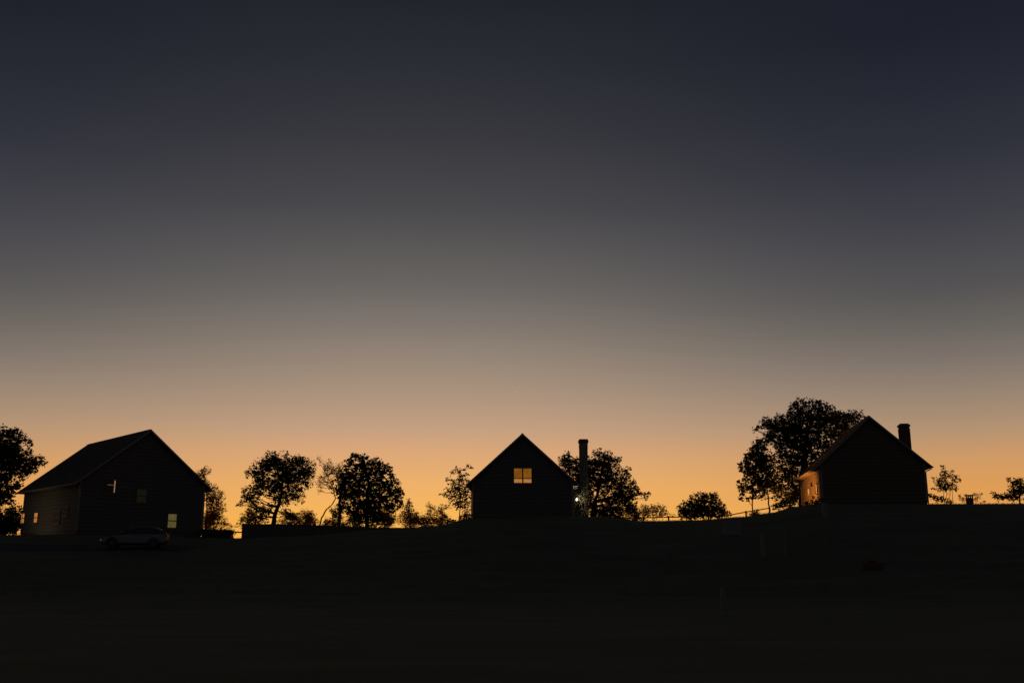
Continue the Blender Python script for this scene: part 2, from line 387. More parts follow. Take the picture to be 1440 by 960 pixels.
# chimney on the right wall
wx = CH.w / 2
def chimney_ext(h, x0, xs0, xs1, ya, yb, zsh, ztop, m):
    c = MB(); n = 0
    # base, shoulder, stack in irregular stone courses
    def prof(z): return x0 if z < zsh else (x0 + (xs0 - x0) * min(1, (z - zsh) / .8))
    z = -.8; rnd = random.Random(5)
    while z < ztop - .35:
        z1 = min(z + rnd.uniform(.18, .3), ztop - .35); j = rnd.uniform(-.006, .008)
        xa, xb = prof(z), prof(z1); ex = .08 if z < zsh else 0
        P = [(xa - j, ya - j - ex, z), (xs1 + j + ex * .0, ya - j - ex, z), (xs1 + j, ya - j - ex, z1), (xb - j, ya - j - ex, z1)]
        c.prism(P, (0, yb - ya + 2*j + 2*ex, 0)); z = z1
    c.box(xs0 + .03, xs1 - .03, ya + .03, yb - .03, ztop - .35, ztop - .25)
    o = c.build('chimney', m, h.root)
    k = MB(); P = [(xs0 - .07, ya - .07), (xs1 + .07, ya - .07), (xs1 + .07, yb + .07), (xs0 - .07, yb + .07)]
    b = [Vector((x, y, ztop - .30)) for x, y in P]; k.prism(b, (0, 0, .16))
    cx, cy = (xs0 + xs1) / 2, (ya + yb) / 2
    t = [Vector((cx + (x - cx)*.82, cy + (y - cy)*.82, ztop)) for x, y in P]; t0 = [Vector((x, y, ztop - .14)) for x, y in P]
    for i in range(4): k.face([t0[i], t0[(i+1) % 4], t[(i+1) % 4], t[i]])
    k.face(t); k.build('chimney_cap', m_found, o); return o
ymid = 4.2
base = CH.base
def cl(u, v, ly):   # local x,z of a photo point at local depth ly
    p = CH.inv @ (on_plane(u, v, CH.base + CH.dy * ly, CH.dy) - CH.base); return p.x, p.z
xa, ztop = cl(814.5, 617, ymid); xb, _ = cl(826.3, 617, ymid); _, zsh = cl(815, 690, ymid)
chim = chimney_ext(CH, wx + .02, xa, xb, ymid, ymid + .75, zsh, ztop, m_stone)
# lantern by the chimney
lx, lz = cl(811, 702, ymid - .55)
lm = MB(); lm.box(wx, lx, ymid - .58, ymid - .52, lz + .22, lz + .26); lm.box(lx - .1, lx + .1, ymid - .65, ymid - .45, lz + .16, lz + .2); lm.box(lx - .08, lx + .08, ymid - .63, ymid - .47, lz - .17, lz - .14)
for dx in (-.08, .068):
    for dy in (-.63, -.482): lm.box(lx + dx, lx + dx + .012, ymid + dy, ymid + dy + .012, lz - .14, lz + .16)
lamp = lm.build('wall_lantern', m_metal, CH.root)
bl = MB(); bl.tube([(lx, ymid - .55, lz - .1), (lx, ymid - .55, lz - .05), (lx, ymid - .55, lz + .06), (lx, ymid - .55, lz + .12)], [.03, .06, .06, .02], 10)
bl.build('bulb', emit('lantern bulb', (1, .82, .5), 6), lamp, smooth=True)
def point(loc, power, col, rad, parent):
    l = bpy.data.lights.new('lamp_light', 'POINT'); l.energy = power; l.color = col; l.shadow_soft_size = rad
    o = bpy.data.objects.new('lamp_light', l); C.objects.link(o); o.parent = parent; o.location = loc; return o
point((lx + .03, ymid - .66, lz), 30, (1, .85, .5), .05, CH.root)

def climber():
    rnd = random.Random(12); M_ = Matrix.Rotation(-CH.az, 3, 'Z'); o0 = CH.base + M_ @ Vector((wx + .7, ymid - .3, 0))
    gz = ground(o0.x, o0.y); root = empty('climbing_plant', (o0.x, o0.y, gz), -CH.az); tag(root, 'leafy climber on the lamplit foot of the tall chimney', 'climbing plant')
    lf = MB()
    for i in range(9):
        st = MB()
        x = rnd.uniform(-.6, .75); h = rnd.uniform(1.6, 3.9); w_ = wig((x, 0, -.1), (x + rnd.gauss(0, .15), .12, h), rnd, .05, 7)
        st.tube(w_, [.022, .02, .017, .014, .012, .01, .008, .005], 5)
        for p in w_[2:]:
            if rnd.random() < .75: leafs(lf, p, rnd.uniform(.1, .22), 14, .10, rnd)
        st.build('stem', m_bark, root)
    lf.build('foliage', m_green, root)
climber()

# right house
RH = House('cedar_house', 'dark house beside the biggest oak, its cedar side wall lit amber', 1157, 710, 84, 1305, 927, 12, 6.15, (1227, 584), (1313, 655), side_u=1128, wallm=m_cedar, e=.5, g=.4)
RH.shell()
for (u0, v0, u1, v1) in ((1136.3, 687, 1139.5, 694.5), (1147.3, 680.5, 1150.2, 694)):
    r = wrect(RH, 'left', u0, v0, u1, v1); RH.window('left', *r, [(0, 1, 0, 1, lit_gold, 'pane')])
p = RH.l(1142, 681.5, 'left')
vb = MB(); vb.box(-RH.w/2 - .16, -RH.w/2 - .02, p.y - .28, p.y + .28, p.z - .16, p.z + .16); vb.build('vent_box', m_metal, RH.root)
# chimney through the right slope
yl = 4.5
def rl(u, v, ly):
    p = RH.inv @ (on_plane(u, v, RH.base + RH.dy * ly, RH.dy) - RH.base); return p.x, p.z
xa, zt = rl(1265, 595, yl); xb, _ = rl(1279, 595, yl); zb = RH.top - RH.slope * xa - 1.2
cm = MB(); cm.box(xa, xb, yl, yl + .8, zb, zt - .42); cm.box(xa + .04, xb - .04, yl + .04, yl + .76, zt - .42, zt - .3)
co = cm.build('chimney', m_brick, RH.root); ca = MB(); ca.box(xa - .05, xb + .05, yl - .05, yl + .85, zt - .3, zt - .1); ca.box(xa + .06, xb - .06, yl + .06, yl + .74, zt - .1, zt); ca.build('chimney_cap', m_found, co, bevel=.03)

# ------------------------------------------------------------------ unseen lamps that light the side walls, the left one added
def floodlight(x, y, aim, power, col, label, size):
    z = ground(x, y); r_ = empty('unseen_floodlight', (x, y, z)); tag(r_, label, 'garden lamp')
    s = MB(); s.tube([(0, 0, -.05), (0, 0, .14)], .018, 8); s.build('stake', m_metal, r_)
    hd = MB(); d = Vector(aim).normalized(); hd.tube([(0, 0, .16) - d * 0 if False else Vector((0, 0, .16)) - d * .06, Vector((0, 0, .16)) + d * .1], [.05, .09], 12); hd.build('lamp_head', m_metal, r_)
    ln = MB(); ln.tube([Vector((0, 0, .16)) + d * .102, Vector((0, 0, .16)) + d * .108], .08, 12); ln.build('lens', emit('lens', col, 3), r_)
    l = bpy.data.lights.new('lamp_light', 'SPOT'); l.energy = power; l.color = col; l.spot_size = R(size); l.spot_blend = .8; l.shadow_soft_size = .06
    o = bpy.data.objects.new('lamp_light', l); C.objects.link(o); o.parent = r_; o.location = Vector((0, 0, .16)) + d * .13; o.rotation_euler = d.to_track_quat('-Z', 'Y').to_euler()
b = RH.base - RH.dx * (RH.w / 2 + 5.2) + RH.dy * 3.5
floodlight(b.x, b.y, RH.dx * 5.2 + RH.dy * 2 + Vector((0, 0, 1.6)), 5200, (1, .34, .055), 'small amber garden floodlight behind the shrubs beside the cedar wall', 100)
b = LH.base - LH.dx * (LH.w / 2 + 5) + LH.dy * 7.5
floodlight(b.x, b.y, LH.dx * 5 + Vector((0, 0, 1.4)), 90, (1, .75, .45), 'small dim floodlight added to brighten the long wall of the left house', 120)  # added lamp, out of view, to give this wall its dim glow

# ------------------------------------------------------------------ trees
def tree(name, label, cat, d, trunk, blobs, leafm, seed, size=.2, dens=1.0, depth=1.0, group=None, tr=.16, clump=(.28, .5), twig=True, infill=True, fill=1.0, extra_trunks=()):
    """trunk: photo points bottom to top at distance d; blobs: (u, v, r) lobes of the crown"""
    rnd = random.Random(seed); k = mpp(d)
    tp = [at(u, v, d) for u, v in trunk]; x0, y0 = tp[0].x, tp[0].y; gz = ground(x0, y0)
    root = empty(name, (x0, y0, gz)); tag(root, label, cat, group or {'tree': 'trees along the ridge', 'shrub': 'orange-brown shrubs along the ridge', 'bush': 'dark bushes along the ridge'}[cat]); O = Vector((x0, y0, gz))
    cen = sum((b[0] for b in blobs)) / len(blobs); half = max(abs(b[0] - cen) for b in blobs) + 1
    blobs = list(blobs); extra = []
    for i, a in enumerate(blobs):
        for b in blobs[i+1:]:
            dd = math.hypot(a[0] - b[0], a[1] - b[1]); rr = min(a[2], b[2])
            if rr > 3.5 and dd < 1.5 * (a[2] + b[2]) and dd > .75 * (a[2] + b[2]) and infill:
                q = ((a[0] + b[0]) / 2, (a[1] + b[1]) / 2, rr * .75)
                if all(math.hypot(q[0] - e[0], q[1] - e[1]) > .8 * e[2] for e in extra): extra.append(q)
    blobs += extra
    balls = []
    for (u, v, r) in blobs:
        t = 1 - min(1, abs(u - cen) / half) ** 2
        yy = rnd.uniform(-1, 1) * half * k * .55 * depth * math.sqrt(max(0, t) + .05)
        balls.append((at(u, v, d + yy) - O, r * mpp(d + yy)))
    tm = MB(); pts = [Vector((0, 0, -.3))] + [p - O for p in tp]
    sm_ = [pts[0]]
    for a, b in zip(pts, pts[1:]): sm_ += wig(a, b, rnd, .03, 3)[1:]
    n = len(sm_); tm.tube(sm_, [tr * (1.25 if i == 0 else 1) * (1 - .6 * i / (n - 1)) for i in range(n)], 8)
    roots_ = [sm_]
    for et in extra_trunks:
        ep = [at(u, v, d + .4) - O for u, v in et]; ep[0].z = ground(x0 + ep[0].x, y0 + ep[0].y) - gz - .2
        es = [ep[0]]
        for a, b in zip(ep, ep[1:]): es += wig(a, b, rnd, .03, 3)[1:]
        tm.tube(es, [tr * .8 * (1 - .55 * i / (len(es) - 1)) for i in range(len(es))], 7); roots_.append(es)
    tm.build('trunk', m_bark, root, smooth=True)
    lm_ = MB(); tw = MB()
    allp = [p for s_ in roots_ for p in s_[max(1, len(s_) // 3):]]
    for c, r in balls:
        # a limb from the nearest lower trunk point
        q = min(allp, key=lambda p: (p - c).length + (3 if p.z > c.z else 0) * .8)
        L = (c - q).length; th = max(.012, min(tr * .42, .016 * L + .012 + r * .02))
        w_ = wig(q, c, rnd, .07, 5); tw.tube(w_, [th * (1 - .75 * i / 5) for i in range(6)], 5)
        A = math.pi * r * r * fill; leaf_a = .36 * size * size
        km, cl_f = {'oak leaves': (4.3, .74), 'dark leaves': (3.9, .64), 'thin autumn leaves': (2.6, .55)}[leafm.name]; ntot = dens * km * A / leaf_a
        nc = max(4, int(5 + 9 * (r / .5) ** 1.3))
        for _ in range(nc):
            dd = Vector((rnd.gauss(0, 1), rnd.gauss(0, 1), rnd.gauss(0, 1))).normalized() * (rnd.random() ** .4) * r * 1.12
            cc = c + dd; cr = rnd.uniform(.22, .42) * min(max(r, .35), .75)
            if twig: tw.tube(wig(w_[rnd.choice((3, 4, 5))], cc, rnd, .08, 2), [.016, .009, .005], 3)
            leafs(lm_, cc, cr, max(3, int(cl_f * ntot / nc)), size, rnd)
        leafs(lm_, c, r * 1.3, int((1 - cl_f) * ntot), size, rnd, 1)
    tw.build('branches', m_bark, root); lm_.build('crown', leafm, root)
    return root
T = tree
T('oak_tree', 'broad leafy oak cut by the left edge of the picture, left of the corner-on house', 'tree', 94, [(-22, 745), (-22, 700), (-15, 660), (-8, 635)],
  [(-12,622,22),(8,622,16),(24,607,6),(30,611,5),(40,622,6),(16,643,15),(38,645,10),(56,648,7),(62,651,4),(28,655,12),(8,660,14),(36,664,8),(46,660,6),(4,690,12),(20,686,7),(28,680,5),(-32,620,25),(-35,660,25),(-20,690,18),(14,632,10),(5,608,7),(14,704,6),(-5,705,10)], m_oak, 1, size=.19, tr=.35, dens=.9)
T('bush', 'dark bush low at the left edge beside the corner-on house', 'bush', 90, [(8, 750), (8, 735), (9, 728)], [(5,724,11),(15,735,12),(-2,745,12),(23,716,7),(25,730,8),(28,742,8),(10,748,10),(-14,735,14)], m_oak, 2, size=.19, tr=.08, dens=.9)
T('small_tree', 'thin orange-brown tree just right of the corner-on house', 'tree', 92, [(290, 744), (291, 720), (290, 690), (288, 670)],
  [(277,668,6),(290,662,6),(283,675,7),(289,680,6),(299,690,9),(307,698,8),(295,703,9),(311,714,7),(301,719,10),(295,733,9),(289,729,8),(305,735,8)], m_autumn, 3, size=.10, dens=.75, tr=.09)
T('broadleaf_tree', 'round full tree standing just right of the gateway gap, behind the stone wall', 'tree', 95, [(384, 738), (387, 722), (393, 708), (396, 685), (398, 660)],
  [(396,650,14),(381,646,10),(366,658,12),(352,666,7),(385,670,20),(411,663,16),(430,656,12),(438,664,7),(428,676,11),(400,690,18),(370,684,13),(350,692,9),(345,701,5),(337,709,4),(356,704,7),(420,700,8),(362,719,8),(376,714,7),(355,730,7),(342,729,3),(372,729,6),(402,722,7),(415,728,7),(384,640,4),(418,645,6),(425,648,6)], m_green, 4, size=.15, dens=.72, tr=.26)
T('shrub', 'sparse orange-brown shrub between the round full tree and the curved thin tree', 'shrub', 90, [(434, 740), (434, 728)], [(428,722,7),(438,726,7),(443,733,5),(430,733,7),(422,732,5)], m_autumn, 5, size=.10, dens=.6, tr=.03)
T('small_tree', 'sparse tree with a curved bare trunk leaning right between the two full trees', 'tree', 96, [(449, 740), (452, 728), (459, 716), (467, 709), (472, 700), (466, 680), (456, 662)],
  [(448,643,3),(455,652,5),(461,662,7),(455,672,7),(470,657,6),(476,668,7),(447,678,5),(463,682,6),(450,690,4),(481,655,5),(470,690,5),(463,648,3)], m_autumn, 6, size=.10, dens=.45, tr=.085, fill=.8)
T('oak_tree', 'dense dark oak with two trunks, between the round full tree and the middle house', 'tree', 98, [(516, 740), (516, 715), (518, 690), (515, 660)],
  [(511,643,6),(498,642,6),(491,651,6),(515,651,8),(530,650,7),(543,659,7),(528,667,11),(506,667,13),(485,665,8),(478,676,9),(490,689,13),(515,695,15),(540,689,12),(555,680,7),(561,695,7),(557,707,8),(536,715,13),(510,717,13),(486,711,10),(522,731,8),(545,727,8),(500,731,8),(474,724,6),(478,692,8),(563,710,4),(530,728,8),(551,668,5)], m_oak, 7, size=.19, dens=.9, tr=.24, extra_trunks=[[(478, 740), (478, 715), (480, 690)]])
T('shrub', 'thin pointed orange-brown shrub right beside the two-trunked oak', 'shrub', 92, [(577, 742), (576, 725), (575, 710)], [(575,704,4),(576,711,5),(570,719,7),(581,724,7),(590,732,7),(566,730,7),(596,729,4),(576,735,8)], m_autumn, 8, size=.10, dens=.6, tr=.05)
T('shrub', 'wispy orange-brown shrub between the pointed shrub and the thin-trunked sapling', 'shrub', 94, [(606, 742), (605, 725), (604, 710)], [(603,710,4),(610,716,5),(600,726,7),(615,728,6),(607,735,7),(597,736,6),(621,735,4)], m_autumn, 9, size=.10, dens=.5, tr=.04)
T('sapling', 'slim sapling with a straight thin trunk touching the left eave of the middle house', 'tree', 88, [(646, 739), (646.5, 720), (647, 700), (645, 675), (646, 662)],
  [(659,655,3),(663,657,2),(643,660,4),(636,664,3.5),(648,668,5),(656,668,4),(632,675,5),(645,680,8),(659,680,5),(629,690,5),(640,692,8),(655,692,7),(625,695,3),(634,704,5),(650,705,7),(627,712,3),(645,713,5),(659,712,5),(661,700,4),(652,660,2.5),(618,695,1.5)], m_green, 10, size=.14, dens=.42, tr=.06)
T('bush', 'tiny dark tuft on the slope left of the middle house', 'bush', 86, [(633, 736), (633, 733)], [(633,732,3.5),(628,734,3),(638,733,3)], m_oak, 11, size=.19, tr=.02)
T('broadleaf_tree', 'wide spreading tree behind the tall chimney', 'tree', 100, [(833, 730), (834, 712), (840, 696), (844, 675), (848, 655)],
  [(797,640,6),(790,646,5),(794,655,7),(805,652,6),(812,646,4),(801,665,8),(811,668,7),(831,656,4),(843,634,4),(836,636,3.5),(841,646,8),(855,641,7),(862,650,8),(871,646,4),(846,660,11),(835,672,9),(858,668,9),(875,665,6),(882,661,5),(885,675,6),(891,679,4),(868,680,9),(850,684,10),(832,689,7),(880,692,8),(895,690,6),(905,695,4),(912,694,3),(909,700,3),(870,702,9),(850,702,7),(888,706,8),(860,715,8),(880,716,7),(841,719,7),(895,720,5),(852,726,7),(838,728,6),(866,726,6),(818,660,8),(820,680,8),(823,700,7),(828,715,7),(812,680,6),(828,645,5),(827,668,7),(832,703,6)], m_green, 12, size=.15, dens=.75, tr=.24, extra_trunks=[[(834, 728), (838, 705), (850, 701), (866, 697)]])
T('shrub', 'sparse orange-brown shrub at the right foot of the wide spreading tree', 'shrub', 96, [(918, 732), (918, 720)], [(904,712,4),(914,714,5),(924,712,5),(933,714,4),(920,723,6),(937,722,4),(906,724,5),(928,724,6),(946,725,3)], m_autumn, 13, size=.10, dens=.55, tr=.04)
T('bush', 'rounded dark bush on the ridge by the rail fence between the middle and right houses', 'bush', 90, [(990, 730), (990, 715)],
  [(965,711,8),(957,716,5),(977,700,6),(985,696,5),(975,714,9),(990,711,8),(999,697,5),(1008,701,5),(1001,711,8),(1015,714,6),(1022,722,5),(1010,722,7),(985,722,8),(960,724,6),(972,724,7),(998,723,7),(993,698,4),(1006,694,3)], m_green, 14, size=.15, dens=.85, tr=.08)
T('broadleaf_tree', 'tree on two slender trunks above the rail fence, beside the biggest oak', 'tree', 93, [(1082, 724), (1081, 700), (1078, 675), (1074, 650)],
  [(1065,624,8),(1075,621,5),(1059,635,7),(1050,643,5),(1041,656,5),(1048,656,8),(1060,650,12),(1075,640,12),(1085,655,12),(1070,665,13),(1055,670,8),(1042,679,5),(1038,684,2.5),(1045,690,5),(1060,685,8),(1075,685,9),(1090,680,11),(1043,700,4),(1060,697,5),(1073,699,4),(1091,700,5),(1101,690,8),(1052,702,3)], m_oak, 15, size=.19, dens=.85, tr=.09, extra_trunks=[[(1059, 726), (1058, 700), (1059, 680)]])
T('oak_tree', 'biggest oak of all, towering behind the right house', 'tree', 104, [(1128, 715), (1128, 690), (1130, 655), (1134, 620), (1140, 590)],
  [(1123,566,6),(1115,570,5),(1136,566,6),(1148,567,7),(1160,572,7),(1118,579,8),(1132,581,9),(1150,582,11),(1170,580,9),(1181,588,9),(1195,585,8),(1207,581,6),(1212,587,5),(1200,600,9),(1186,606,11),(1166,600,13),(1145,600,11),(1126,594,10),(1101,588,5),(1109,583,5),(1094,584,4),(1078,590,6),(1070,598,5),(1062,604,4),(1085,604,8),(1095,620,9),(1110,615,9),(1130,618,11),(1150,625,13),(1115,635,12),(1135,642,12),(1155,640,9),(1095,640,7),(1120,655,11),(1140,655,8),(1105,665,7),(1116,675,8),(1170,620,10),(1077,614,6),(1088,592,4),(1100,650,9),(1108,682,9),(1100,670,8),(1097,630,6),(1112,660,9),(1125,625,9),(1085,620,7),(1100,598,8),(1090,603,7),(1111,604,9),(1083,596,5),(1118,597,8)], m_oak, 16, size=.19, dens=.6, tr=.42)
T('bush', 'dark leafy bush under the big oak at the left corner of the cedar wall', 'bush', 98, [(1112, 712), (1112, 700)], [(1115,693,7),(1105,700,7),(1121,684,7),(1095,712,5),(1121,702,7),(1110,708,7),(1125,693,6),(1100,707,5),(1088,712,4)], m_green, 17, size=.15, dens=.8, tr=.06)
T('bush', 'small dark bush hiding the foot of the amber-lit cedar wall', 'bush', 82, [(1147, 712), (1147, 706)], [(1151,703,4),(1143,705,3.5),(1157,703,3),(1135,708,3.5),(1148,707,4),(1143,699,1.5)], m_green, 22, size=.15, dens=.9, tr=.03)
T('sapling', 'slim many-stemmed sapling right of the right house', 'tree', 90, [(1331, 707), (1331, 690), (1329, 670)],
  [(1327,662,4),(1331,668,5),(1338,663,3),(1341,670,4),(1322,672,4),(1317,678,4),(1327,680,7),(1340,682,6),(1346,671,3),(1345,688,3),(1320,687,4),(1313,687,2.5),(1332,689,5),(1349,675,2),(1326,656,2.5),(1312,672,2)], m_green, 18, size=.13, dens=.42, tr=.035, extra_trunks=[[(1328, 707), (1327, 690), (1325, 678)], [(1335, 707), (1336, 690), (1339, 672)], [(1338, 707), (1339, 692), (1343, 682)]])
T('bush', 'low dark bush against the right corner of the right house', 'bush', 88, [(1316, 708), (1316, 703)], [(1312,699,4),(1320,702,4),(1308,697,3.5),(1332,704,3.5),(1325,701,4),(1338,705,2.5)], m_green, 19, size=.15, tr=.03, dens=.7)
T('shrub', 'wispy twigs growing around the short capped pillar', 'shrub', 88, [(1357, 708), (1356, 700)], [(1352,700,3),(1357,695,2),(1371,695,3),(1376,699,3),(1355,704,3),(1384,705,1.6),(1373,703,3),(1349,697,2),(1379,694,1.8)], m_autumn, 20, size=.10, dens=.5, tr=.02)
T('small_tree', 'low spreading tree cut by the right edge of the picture', 'tree', 92, [(1434, 708), (1434, 695), (1436, 682)],
  [(1397,695,4),(1404,699,5),(1412,698,5),(1421,695,6),(1421,680,4),(1430,675,4),(1438,678,6),(1428,688,6),(1440,692,8),(1452,685,11),(1418,674,3),(1426,701,5),(1445,700,6)], m_green, 21, size=.15, dens=.6, tr=.1)

EX = [(350, 95, 'right under the left side of the round full tree', 22), (408, 97, 'under the right side of the round full tree', 24), (470, 99, 'at the foot of the curved thin tree', 20),
      (500, 101, 'between the two trunks of the dark oak', 20), (545, 97, 'under the right side of the two-trunked oak', 22), (622, 99, 'between the wispy shrub and the straight sapling', 16), (655, 93, 'behind the straight sapling against the middle house', 12),
      (432, 101, 'behind the low gap left of the curved thin tree', 20), (585, 101, 'behind the pointed shrub', 20), (862, 104, 'under the middle of the wide spreading tree', 26), (893, 103, 'under the right side of the wide spreading tree', 24), (300, 95, 'behind the ragged hedge', 22), (12, 97, 'behind the dark bush at the left edge', 22), (1062, 99, 'behind the climbing rail fence', 8)]
for i, (u, d, where, wd) in enumerate(EX):
    rnd = random.Random(200 + i); v0 = 741 if u < 700 else (731 if u < 1000 else 724); bl_ = []
    hh = 28 if wd > 10 else 8
    for _ in range(int(wd * 1.3)):
        du = rnd.gauss(0, .42) * wd; bl_.append((u + du, v0 - rnd.random() ** 1.4 * hh * max(.25, 1 - abs(du) / wd / 1.3), rnd.uniform(2.5, 5.5)))
    T('shrub', 'thin orange-brown shrub ' + where, 'shrub', d, [(u, v0 + 3), (u + rnd.uniform(-2, 2), v0 - hh * .6)], bl_, m_autumn, 100 + i, size=.10, dens=.4, tr=.035, group=None)

# ------------------------------------------------------------------ hedges, walls, fences
def hedge(label, x0, x1, y0, y1, h, seed, taper=.0):
    rnd = random.Random(seed); root = empty('hedge', ((x0+x1)/2, (y0+y1)/2, ground((x0+x1)/2, (y0+y1)/2))); tag(root, label, 'hedge')
    gz = root.location.z; mb = MB(); cx, cy = root.location.x, root.location.y
    n = int((x1-x0) * (y1-y0) * h * 260)
    for _ in range(n):
        x = rnd.uniform(x0, x1); y = rnd.uniform(y0, y1); z = ground(x, y) - gz + rnd.random() ** .6 * h
        leafs(mb, Vector((x - cx, y - cy, z)), .1, 2, .13, rnd)
    mb.build('foliage', m_green, root)
    for i in range(int((x1-x0) / .35)):
        st = MB(); x = x0 + .2 + i * .35 - cx; y = rnd.uniform(y0 + .2, y1 - .2) - cy; z = ground(x + cx, y + cy) - gz
        st.tube(wig((x, y, z - .1), (x + rnd.gauss(0, .08), y, z + h * .85), rnd, .05, 3), [.025, .02, .015, .008], 4)
        st.build('stem', m_bark, root)
a = at(283, 745, 84); b = at(328, 745, 84)
hedge('low ragged hedge from the corner of the left house to the gateway gap', a.x, b.x, 83.4, 84.6, max(.6, a.z - ground((a.x + b.x)/2, 84) + .0), 31)
a = at(647, 723, 85.5); b = at(665, 723, 85.5)
hedge('small square-trimmed hedge against the left wall of the middle house', a.x, b.x, 85, 86, a.z - ground(a.x, 85.5) - .05, 32)

# stone wall, top traced at real height
def stone_wall():
    y = 84.0; tops = [(341.5, 736.5), (370, 736.5), (420, 737), (460, 738.5), (500, 740), (540, 741.5), (575, 742), (605, 742), (625, 739)]
    P = [at(u, v, y) for u, v in tops]; x0 = P[0].x; root = empty('stone_wall', (x0, y, ground(x0, y)))
    tag(root, 'long low stone wall running right from the gateway gap towards the middle house', 'wall'); gz = root.location.z
    rnd = random.Random(8); mb = MB(); cp = MB(); rows = 5
    tb = [(p.x, p.z) for p in P]
    x = x0
    while x < P[-1].x - .1:
        x2 = min(x + rnd.uniform(.35, .7), P[-1].x)
        zt = interp(tb, (x + x2) / 2); zb = ground(x, y) - .25; hh = (zt - .1 - zb) / rows
        off = 0
        for k in range(rows):
            j = rnd.uniform(-.02, .02); mb.box(x - x0 + .006, x2 - x0 - .006, -.25 + j, .25 + j, zb + k*hh - gz + .004, zb + (k+1)*hh - gz - .004)
        cp.box(x - x0 + .004, x2 - x0 - .004, -.3, .3, zt - .1 - gz, zt - gz + rnd.uniform(-.012, .012)); x = x2
    mb.box(.01, P[-1].x - x0, -.2, .2, -1, .3)
    mb.build('masonry', m_wall, root); cp.build('coping', m_wall, root)
stone_wall()
def rail_fence(label, pts, posts, rails=(1.0,), name='rail_fence', droop=.0):
    """pts: photo points of the top rail (u, v, distance)"""
    W = [at(u, v, d) for u, v, d in pts]; x0 = W[0].x; y0 = W[0].y; gz = ground(x0, y0); root = empty(name, (x0, y0, gz)); tag(root, label, 'fence'); O = root.location.copy()
    for u, v, d in posts:
        p = at(u, v, d) - O; q = MB(); zb = ground(p.x + O.x, p.y + O.y) - gz - .3; q.box(p.x - .06, p.x + .06, p.y - .06, p.y + .06, zb, p.z + .1); q.build('post', m_wood, root, bevel=.01)
    for k in rails:
        for a, b in zip(W, W[1:]):
            ga, gb = ground(a.x, a.y), ground(b.x, b.y); a2 = a.copy(); b2 = b.copy(); a2.z = ga + (a.z - ga) * k; b2.z = gb + (b.z - gb) * k
            a2.y -= .085; b2.y -= .085
            q = MB(); q.tube([a2 - O, a2.lerp(b2, .5) - O, b2 - O], .045, 6); q.build('rail', m_wood, root)
rail_fence('thin wooden rail fence on the ridge between the spreading tree and the rounded bush', [(868, 729, 87), (905, 727.5, 87), (940, 727, 87), (972, 726, 87)], [(868, 729, 87), (905, 727.5, 87), (940, 727, 87), (972, 726, 87)], rails=(1.0,))
rail_fence('wooden rail fence climbing towards the two slender trunks left of the right house', [(1015, 726, 86), (1049, 719.5, 86.5), (1082, 714, 87)], [(1015, 726, 86), (1049, 719.5, 86.5), (1082, 714, 87)], rails=(1.0,))
# gate bar in the gap
ga = at(326, 748, 84); gb = at(342, 748, 84); root = empty('bar_gate', (ga.x, 84, ground(ga.x, 84))); tag(root, 'single-bar gate closing the gap between hedge and stone wall', 'gate')
q = MB(); q.box(0, gb.x - ga.x, -.03, .03, ga.z - root.location.z - .05, ga.z - root.location.z + .05); q.build('bar', m_wood, root)
for xx in (.05, gb.x - ga.x - .03):
    q = MB(); q.box(xx - .05, xx + .05, .032, .12, -.3, ga.z - root.location.z + .08); q.build('post', m_wood, root)
# short capped pillar
a = at(1364, 708, 87); gz = ground(a.x, 87); ht = at(1364, 695.5, 87).z - gz; root = empty('brick_pillar', (a.x, 87, gz)); tag(root, 'short square brick pillar with a raised slab cap on the ridge at far right', 'pillar')
q = MB(); q.box(-.23, .23, -.23, .23, -.4, ht - .25); q.build('shaft', m_brick, root)
q = MB()
for sx in (-.18, .18):
    for sy in (-.18, .18): q.box(sx - .04, sx + .04, sy - .04, sy + .04, ht - .25, ht - .1)
q.build('spacers', m_brick, root)
q = MB(); q.box(-.27, .27, -.27, .27, ht - .1, ht); q.build('cap', m_found, root, bevel=.015)
# pale gate panel and posts
def foot(u, v):
    d = 8.0
    while d < 90:
        p = at(u, v, d)
        if ground(p.x, p.y) >= p.z: return d
        d += .1
    return d
def thing_on(name, label, cat, u, v, d=None, group=None):
    d = d or foot(u, v); p = at(u, v, d); root = empty(name, (p.x, d, ground(p.x, d))); tag(root, label, cat, group); return root
r_ = thing_on('plank_gate', 'pale plank gate below the ridge at the foot of the climbing rail fence', 'gate', 1029, 753)
for i in range(6):
    q = MB(); x = -.62 + i * .21; q.box(x, x + .19, -.02, .02, .05, .92 + .03 * (i % 2)); q.build('plank', m_limed, r_)
for z in (.2, .7):
    q = MB(); q.box(-.62, .62, .022, .06, z, z + .09); q.build('rail', m_pale, r_)
def post(label, u, v, w_, h_):
    r_ = thing_on('wooden_post', label, 'post', u, v, None, 'pale posts on the slope'); q = MB(); q.box(-w_/2, w_/2, -w_/2, w_/2, -.3, h_ - .06); q.build('shaft', m_pale, r_, bevel=.01)
    q = MB(); c = w_/2 + .015; b = [Vector((x, y, h_ - .06)) for x, y in ((-c, -c), (c, -c), (c, c), (-c, c))]; q.prism(b, (0, 0, .03)); t = Vector((0, 0, h_ + .03))
    for i in range(4): q.face([b[i] + Vector((0, 0, .03)), b[(i+1) % 4] + Vector((0, 0, .03)), t])
    q.build('post_cap', m_pale, r_)
post('stout pale post at the front left corner of the right house', 1160, 727, .3, .95)
post('wider of the two pale posts on the slope below the rail fence', 1074, 782, .25, 1.25)
post('slender pale post on the slope, right of the wider one', 1105, 782, .09, 1.25)
post('lone pale post standing nearest in the dark field', 1018, 866, .13, .8)
